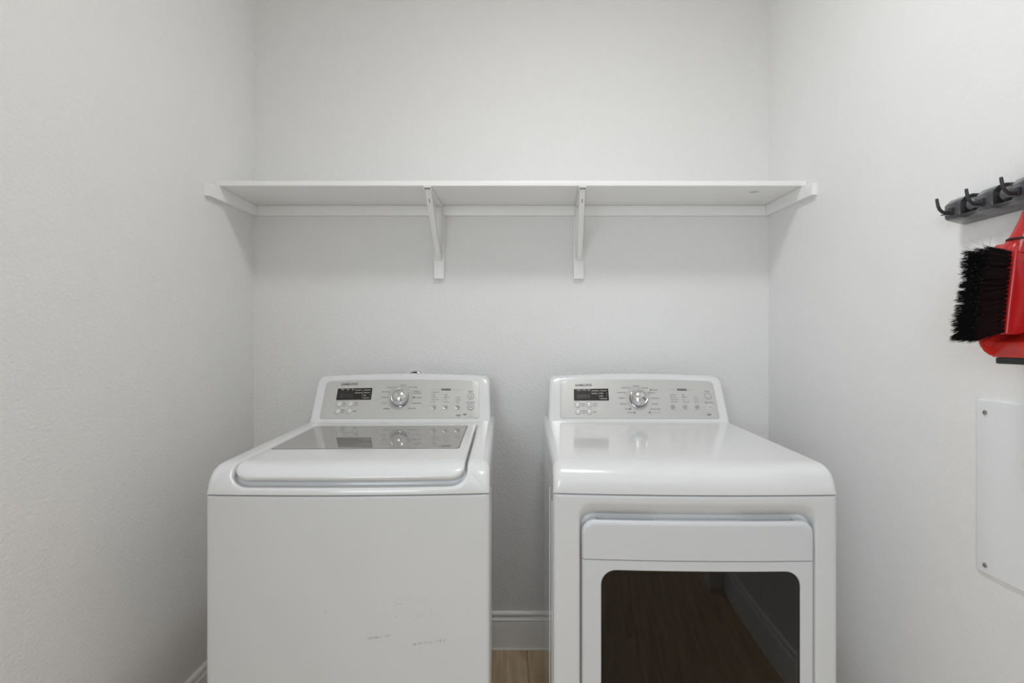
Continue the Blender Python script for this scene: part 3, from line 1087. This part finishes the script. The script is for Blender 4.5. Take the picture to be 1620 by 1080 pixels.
# inner door glass surround and the dark drum behind it
b = bmesh.new()
slab(b, [(gx0 + 0.001, gx1 - 0.001, gz0 + 0.001, gz1 - 0.001, gr_, gr_, -0.0195), (gx0 + 0.001, gx1 - 0.001, gz0 + 0.001, gz1 - 0.001, gr_, gr_, -0.0190),
         (-0.188, 0.165, 0.478, 0.700, 0.028, 0.020, -0.0185), (-0.185, 0.162, 0.481, 0.697, 0.026, 0.020, -0.0215)], front_map, 12, 8)
obj('inner_surround', b, M['liner'], dframe)
obj('inner_glass', plate(-0.184, 0.161, 0.482, 0.696, 0.026, -0.0215, -0.0205, front_map, nx=8, ns=6), M['drum'], dframe)

dk = (0.0055, 0.0838)
o_d = 0.007
dryer_spec = dict(
    panel=(-0.2900, 0.2975), display=(-0.2385, -0.1060, 0.0770, 0.1222), brand=(-0.2325, 0.1365), shear=0.0,
    lamps=('Drying', 'Cooling', 'Filter'), opts1=('Anti Static', 'Rack Dry'), opts2=('Child Lock', 'Mixed', 'Signal', 'Damp Alert'),
    keys=[(-0.2243, 0.0608), (-0.1814, 0.0610), (-0.2231, 0.0338), (-0.1810, 0.0340)],
    left_text=[(-0.2095, 0.0612, ('Adjust', 'Time ^')), (-0.1665, 0.0612, ('Wrinkle', 'Prevent')), (-0.2085, 0.0336, ('Adjust', 'Time v')), (-0.1655, 0.0336, ('Signal',))],
    dial=dk, arcs=[(60, 230), (-2, 36)], ticks=[90, 120, 152, 180, 208, -2, -22, -42],
    cycles=[('Normal', 0.0010, 0.1325, 'CENTER'), ('Heavy Duty', -0.0240, 0.1250, RG), ('Perm Press', -0.0410, 0.1070, RG),
            ('Bedding', -0.0460, 0.0865, RG), ('Delicates', -0.0410, 0.0645, RG), ('Wool', -0.0315, 0.0450, RG), ('Sensor', -0.0200, 0.0318, RG),
            ('Sanitize', 0.0260, 0.1250, LF), ('Manual', 0.0630, 0.1172, LF), ('Time Dry', 0.0445, 0.1070, LF), ('Quick Dry', 0.0555, 0.0865, LF),
            ('Air Fluff', 0.0545, 0.0645, LF), ('Wrinkle Away', 0.0450, 0.0450, LF)],
    faint=[('Steam Cycles', 0.0480, 0.0322, LF)],
    pill=(0.1745, 0.1197, 0.1190, 0.2290), pill_text='SMART CARE',
    columns=[(0.1265, 0.1001, ('Very Dry', 'More Dry', 'Normal Dry', 'Damp Dry'), False), (0.1706, 0.1002, ('High', 'Medium', 'Low', 'Extra Low'), False),
             (0.2141, 0.0908, ('40 min', '50 min', '60 min'), False)],
    option_keys=[(0.1314, 0.0523), (0.1762, 0.0526), (0.2214, 0.0526)], option_text=[('Dry', 'Level'), ('Temp',), ('Time',)],
    power=(0.2690, 0.0968), start=(0.2695, 0.0539), start_ring=False,
    key_names=[('Power', 0.2680, 0.1160), ('Start / Pause', 0.2690, 0.0724)],
    marks=[('NSF', 0.2605, 0.0247, 0.0080, 0.0007)],
    brackets_line=[(0.152, 0.0385, 0.018), (0.198, 0.0385, 0.018)], squares=[(-0.0140, 0.0318), (0.0560, 0.1172), (-0.0285, 0.0450), (0.0425, 0.0322)],
    pointer=-32, dial_mark=True, narrow=0.78)
dcon = build_console(dr, o_d, dryer_spec)

# ------------------------------------------------------------------ chrome pipe collar behind the washer
pc = thing('pipe_collar', 'chrome pipe collar on the back wall just above the washer console', 'pipe collar', (-0.4020, YB, 1.1085))
b = bmesh.new()
lathe(b, [(0.034, 0.0), (0.034, 0.004), (0.0325, 0.010), (0.030, 0.014), (0.0275, 0.015), (0.0255, 0.012), (0.0255, 0.001)],
      lambda x, y, h: (x, -h, y), 32)
obj('collar_ring', b, M['chrome'], pc)
b = bmesh.new()
lathe(b, [(0.0, 0.009), (0.0235, 0.009), (0.0250, 0.0070), (0.0253, 0.0)], lambda x, y, h: (x, -h, y), 24)
obj('pipe_stub', b, M['rubber'], pc)

# ------------------------------------------------------------------ tool rack on the right wall
tr = thing('tool_rack', 'charcoal plastic tool rack with upturned hooks, high on the right wall', 'tool rack', (XR, 1.06, 1.53))
blk = [(0.0, 1.5935), (0.018, 1.5930), (0.034, 1.5865), (0.0440, 1.5770), (0.0466, 1.5735), (0.0466, 1.5480), (0.0450, 1.5435), (0.041, 1.5405), (0.018, 1.5345), (0.0, 1.5310)]
slt = [(0.0, 1.5915), (0.010, 1.5905), (0.014, 1.5860), (0.0150, 1.5770), (0.0150, 1.5700), (0.0152, 1.5480), (0.0440, 1.5460), (0.041, 1.5405), (0.018, 1.5345), (0.0, 1.5310)]
mid = [(d * 0.965 if d > 0.0435 else d, z) for d, z in blk]
end = [(d * 0.93, 1.560 + (z - 1.560) * 0.90) for d, z in blk]
st = [(1.2790, end), (1.2775, [(d * 0.985, 1.560 + (z - 1.560) * 0.975) for d, z in blk]), (1.2750, blk)]
PER = 0.0838
yb0 = 1.2720
hooks_y, rolls_y = [], []
for k in range(5):
    y = yb0 - k * PER
    if k: st += [(y + 0.0016, mid), (y, blk)]
    hooks_y.append(y - 0.0135 - (0.002 if k == 0 else 0))
    if k < 4:
        st += [(y - 0.0365, blk), (y - 0.0382, mid), (y - 0.0386, slt), (y - PER + 0.0020, slt)]
        rolls_y.append(y - 0.0585)
    else:
        st += [(y - 0.036, blk), (y - 0.040, [(d * 0.95, 1.562 + (z - 1.562) * 0.97) for d, z in blk]), (y - 0.044, end)]
b = bmesh.new()
prev = None
for y, pf in st:
    r_ = [b.verts.new((XR - 0.0004 - d, y, z)) for d, z in pf]
    if prev:
        for i in range(len(r_)):
            f = b.faces.new((prev[i], prev[(i + 1) % len(r_)], r_[(i + 1) % len(r_)], r_[i]))
            if (pf is slt or ppf is slt) and 0 <= i <= 5: f.material_index = 1
    else: b.faces.new(r_)
    prev, ppf = r_, pf
b.faces.new(prev)
rb_ = rel(obj('rack_body', b, M['rack'], angle=48), tr)
rb_.data.materials.append(M['rubber'])
for y in rolls_y:
    b = bmesh.new()
    lathe(b, [(0, -0.015), (0.006, -0.0145), (0.011, -0.011), (0.0142, -0.005), (0.0150, 0.001), (0.0135, 0.008), (0.009, 0.013), (0.004, 0.0148), (0, 0.015)],
          lambda x, q, h: (XR - 0.0300 + x, y + q, 1.5640 + h), 20)
    rel(obj('gripper_roller', b, M['roller']), tr)
for y in hooks_y:
    x0 = XR - 0.0455
    b = bmesh.new()
    zz = 1.5580
    tube(b, [(x0 + 0.004, y, zz - 0.002), (x0 - 0.012, y, zz - 0.0035), (x0 - 0.022, y, zz - 0.002), (x0 - 0.0285, y, zz + 0.0035), (x0 - 0.0320, y, zz + 0.011),
             (x0 - 0.0340, y, zz + 0.020), (x0 - 0.0352, y, zz + 0.0275), (x0 - 0.0354, y, zz + 0.0290)], [0.0042, 0.0040, 0.0038, 0.0036, 0.0035, 0.0034, 0.0032, 0.0020], 12)
    hk = rel(obj('hook', b, M['rack2']), tr)
    b = one_box(x0 - 0.0065, x0 + 0.002, y - 0.0078, y + 0.0078, zz - 0.008, zz + 0.0075, bev=0.0015)
    rel(obj('hook_socket', b, M['rack2']), tr)
    b = one_box(x0 - 0.024, x0 + 0.002, y - 0.0035, y + 0.0035, zz - 0.0098, zz - 0.0072, bev=0.0008)
    rel(obj('hook_rib', b, M['rack']), tr)

# ------------------------------------------------------------------ hand brush hanging from the rack
hb = thing('hand_brush', 'red hand brush with black bristles hanging below the tool rack', 'brush', (0.99, 1.085, 1.28))


def prism_y(outline, y0, y1, bev=0.003, steps=3):
    """outline of (x, z) given depth along y with rounded rims"""
    b = bmesh.new()
    cx_ = sum(p[0] for p in outline) / len(outline); cz_ = sum(p[1] for p in outline) / len(outline)
    rings = []
    def ring(y, ins):
        r_ = []
        for x, z in outline:
            v = Vector((x - cx_, z - cz_)); l = v.length
            v = v * ((l - ins) / l)
            r_.append(b.verts.new((cx_ + v.x, y, cz_ + v.y)))
        return r_
    for k in range(steps + 1):
        t = math.pi / 2 * k / steps
        rings.append(ring(y0 + bev * (1 - math.sin(t)), bev * (1 - math.sin(math.pi / 2 - t) * 0 - math.sin(t)) if False else bev * (1 - math.sin(t)) * 0 + bev * (math.cos(t))))
    for k in range(steps + 1):
        t = math.pi / 2 * (steps - k) / steps
        rings.append(ring(y1 - bev * (1 - math.sin(t)), bev * math.cos(t)))
    # order front to back
    n = len(outline)
    rings[0:steps + 1] = rings[0:steps + 1]
    for a, c in zip(rings, rings[1:]):
        for i in range(n): b.faces.new((a[i], a[(i + 1) % n], c[(i + 1) % n], c[i]))
    b.faces.new(rings[0]); b.faces.new(rings[-1])
    return b


def rim_prism(outline, y0, y1, bev=0.003):
    b = bmesh.new()
    cx_ = sum(p[0] for p in outline) / len(outline); cz_ = sum(p[1] for p in outline) / len(outline)
    ys = [(y0, bev), (y0 + bev * 0.3, bev * 0.3), (y0 + bev, 0), (y1 - bev, 0), (y1 - bev * 0.3, bev * 0.3), (y1, bev)]
    rings = []
    for y, ins in ys:
        r_ = []
        for x, z in outline:
            v = Vector((x - cx_, z - cz_)); l = v.length
            v *= (l - ins) / l
            r_.append(b.verts.new((cx_ + v.x, y, cz_ + v.y)))
        rings.append(r_)
    n = len(outline)
    for a, c in zip(rings, rings[1:]):
        for i in range(n): b.faces.new((a[i], a[(i + 1) % n], c[(i + 1) % n], c[i]))
    b.faces.new(rings[0]); b.faces.new(rings[-1])
    return b


head = [(0.9660, 1.4370), (0.9690, 1.4460), (0.9750, 1.4540), (1.0080, 1.4560), (1.0180, 1.4400), (1.0220, 1.4000), (1.0200, 1.3400),
        (1.0120, 1.2950), (1.0000, 1.2780), (0.9750, 1.2730), (0.9520, 1.2740), (0.9500, 1.2800), (0.9545, 1.3300), (0.9600, 1.3850)]
rel(obj('brush_head', rim_prism(head, 1.060, 1.112, 0.005), M['red'], angle=45), hb)
# raised rib along the root of the bristles
b = bmesh.new()
tube(b, [(0.9535, 1.0600, 1.276), (0.9575, 1.0585, 1.33), (0.9635, 1.0580, 1.385), (0.9700, 1.0590, 1.437)], [0.0040, 0.0045, 0.0045, 0.0035], 10)
rel(obj('head_rib', b, M['red']), hb)
b = bmesh.new()
tube(b, [(0.992, 1.080, 1.440), (0.9940, 1.074, 1.455), (0.9950, 1.069, 1.470), (0.9970, 1.062, 1.488), (0.9970, 1.057, 1.503), (0.9940, 1.050, 1.520), (0.9930, 1.047, 1.545), (0.9930, 1.046, 1.590), (0.9930, 1.046, 1.640)],
     [0.0260, 0.0210, 0.0175, 0.0160, 0.0145, 0.0110, 0.0100, 0.0105, 0.0090], 18)
rel(obj('brush_handle', b, M['red']), hb)
b = bmesh.new()
lathe(b, [(0.0225, -0.0022), (0.0245, -0.0012), (0.0245, 0.0012), (0.0225, 0.0022)], lambda x, y, h: (0.9945 + x, 1.0725 + y, 1.4600 + h), 24)
rel(obj('neck_ring', b, M['rubber']), hb)
# bristles: clumped tufts, rooted in rows along the head
br = bmesh.new()
rb = random.Random(11)


def root_x(z): return 0.9500 + (z - 1.276) / (1.437 - 1.276) * 0.0175


def bristle(p, q, w, bend):
    p, q = Vector(p), Vector(q)
    d = (q - p).normalized()
    a = d.cross(Vector((0, 0.3, 1))).normalized() * w
    c = d.cross(a).normalized() * w
    m_ = (p + q) / 2 + Vector(bend)
    rs = []
    for pt, k in ((p, 1.0), (m_, 1.0), (q, 0.55)):
        rs.append([br.verts.new(pt + (a * math.cos(t) + c * math.sin(t)) * k) for t in (0, 2.094, 4.189)])
    for u_, v_ in zip(rs, rs[1:]):
        for i in range(3): br.faces.new((u_[i], u_[(i + 1) % 3], v_[(i + 1) % 3], v_[i]))
    br.faces.new(rs[-1])


NZ = 19
for iz in range(NZ):
    fz = iz / (NZ - 1)
    z = 1.282 + fz * (1.432 - 1.282)
    for iy in range(5):
        y = 1.0645 + iy * 0.0100
        # the tips fan out; towards the bottom they stand longer and droop
        step = 0.0 if fz > 0.62 else (0.004 if fz > 0.28 else 0.008)
        length = 0.0560 + step * 0.8 + rb.uniform(-0.002, 0.002)
        drop = -0.020 + 0.026 * fz
        cdy = (iy - 2) * 0.0028 + rb.uniform(-0.0018, 0.0018)
        cdz = drop + rb.uniform(-0.003, 0.003)
        for k in range(52):
            ry, rz_ = rb.gauss(0, 0.0013), rb.gauss(0, 0.0013)
            sp = rb.gauss(0, 0.0030), rb.gauss(0, 0.0030)
            ll = length + rb.gauss(0, 0.0022)
            bristle((root_x(z) + 0.002, y + ry, z + rz_), (root_x(z) - ll, y + ry + cdy + sp[0], z + rz_ + cdz + sp[1]), 0.00048,
                    (0, rb.gauss(0, 0.0008), rb.gauss(0, 0.0008)))
# packed heart of the bristle block, so nothing shows through between the tufts
core = []
for z in (1.279, 1.300, 1.340, 1.390, 1.434):
    f = (z - 1.276) / 0.158
    dz = -0.016 + 0.021 * f
    core.append([br.verts.new(q) for q in ((root_x(z) + 0.001, 1.0700, z), (root_x(z) + 0.001, 1.1080, z), (root_x(z) - 0.043, 1.1120, z + dz * 0.8), (root_x(z) - 0.043, 1.0680, z + dz * 0.8))])
for a, c in zip(core, core[1:]):
    for i in range(4): br.faces.new((a[i], a[(i + 1) % 4], c[(i + 1) % 4], c[i]))
br.faces.new(core[0]); br.faces.new(core[-1])
# a few stray hairs
for p, q in (((0.945, 1.075, 1.432), (0.900, 1.085, 1.462)), ((0.950, 1.075, 1.434), (0.908, 1.075, 1.456)), ((0.955, 1.10, 1.434), (0.985, 1.13, 1.478)),
             ((0.960, 1.11, 1.434), (0.965, 1.13, 1.470)), ((0.940, 1.07, 1.274), (0.912, 1.075, 1.249)), ((0.950, 1.06, 1.272), (0.925, 1.062, 1.246))):
    bristle(p, q, 0.00022, (0, 0.002, 0.002))
for k in range(230):              # dust caught on the tips
    z = rb.uniform(1.275, 1.438)
    f = (z - 1.276) / 0.158
    x = root_x(z) - rb.uniform(0.040, 0.058)
    y = rb.uniform(1.058, 1.085)
    z += (-0.018 + 0.024 * f) * 0.9
    q = rb.uniform(0.0003, 0.0007)
    v = [br.verts.new((x + a * q, y + b_ * q, z + c * q)) for a, b_, c in ((1, 0, 0), (-1, 0.3, 0), (0, -1, 0.2), (0, 0.2, 1.2))]
    for t3 in ((0, 1, 2), (0, 2, 3), (0, 3, 1), (1, 3, 2)): br.faces.new([v[i] for i in t3]).material_index = 1
bo = rel(obj('bristles', br, M['bristle'], fin=False), hb)
bo.data.materials.append(M['faint'])
bo['kind'] = 'stuff'
bo['label'] = 'stiff black bristles'

# ------------------------------------------------------------------ dustpan behind the brush
dp = thing('dustpan', 'red dustpan with black rubber lip hanging behind the hand brush', 'dustpan', (1.03, 1.0, 1.22))
wing = [(0.9965, 1.442), (0.9760, 1.410), (0.9580, 1.365), (0.9480, 1.320), (0.9450, 1.290), (0.9470, 1.265), (0.9520, 1.251), (0.9600, 1.240),
        (0.9700, 1.2325), (0.9830, 1.2285), (1.0440, 1.2285), (1.0440, 1.450), (1.0100, 1.462)]
rel(obj('side_wing', rim_prism(wing, 1.1150, 1.1200, 0.0015), M['redpan'], angle=30), dp)
b = bmesh.new()
pan_prof = [(0.9760, 1.2285), (0.9750, 1.2310), (0.9750, 1.2560), (0.9765, 1.2590), (0.9900, 1.2640), (1.0050, 1.2720), (1.0260, 1.3100), (1.0300, 1.3400), (1.0300, 1.4400),
            (1.0440, 1.4400), (1.0440, 1.2285)]
extrude_profile(b, pan_prof, 'y', 0.872, 1.1160)
rel(obj('pan', b, M['redpan'], angle=30), dp)
rel(obj('side_wing', rim_prism(wing, 0.868, 0.873, 0.0015), M['redpan'], angle=30), dp)
rel(obj('rubber_lip', one_box(0.9775, 1.0440, 0.876, 1.1130, 1.2150, 1.2283, bev=0.0035), M['rubber']), dp)

# ------------------------------------------------------------------ white cover plate on the right wall
ap = thing('cover_plate', 'white screwed-on cover plate low on the right wall below the brush', 'cover plate', (XR, 1.05, 0.745))


def right_wall(y, z, h): return (XR - h, y, z)


rel(obj('plate', plate(0.852, 1.2390, 0.7455, 1.1310, 0.005, 0.0, 0.0055, right_wall, 0.0025, r0=0.004), M['plate']), ap)
rel(obj('plate_rim', plate(0.858, 1.2340, 0.7405, 1.1270, 0.005, 0.0, 0.0028, right_wall, 0.0008), M['trim']), ap)
for y, z in ((1.2150, 1.1030), (1.2150, 0.7650), (0.876, 1.1030), (0.876, 0.7650)):
    b = bmesh.new()
    lathe(b, [(0.0052, 0.0050), (0.0054, 0.0064), (0.0048, 0.0078), (0.0030, 0.0086), (0.0028, 0.0068), (0.0, 0.0066)],
          lambda p, q, h: (XR - h, y + p, z + q), 18)
    rel(obj('screw', b, M['screw']), ap)

for o in list(C.objects):
    if any(w in o.name for w in ('lettering', 'dial_markings', 'button_groove')): o['kind'] = 'stuff'
bpy.context.view_layer.update()
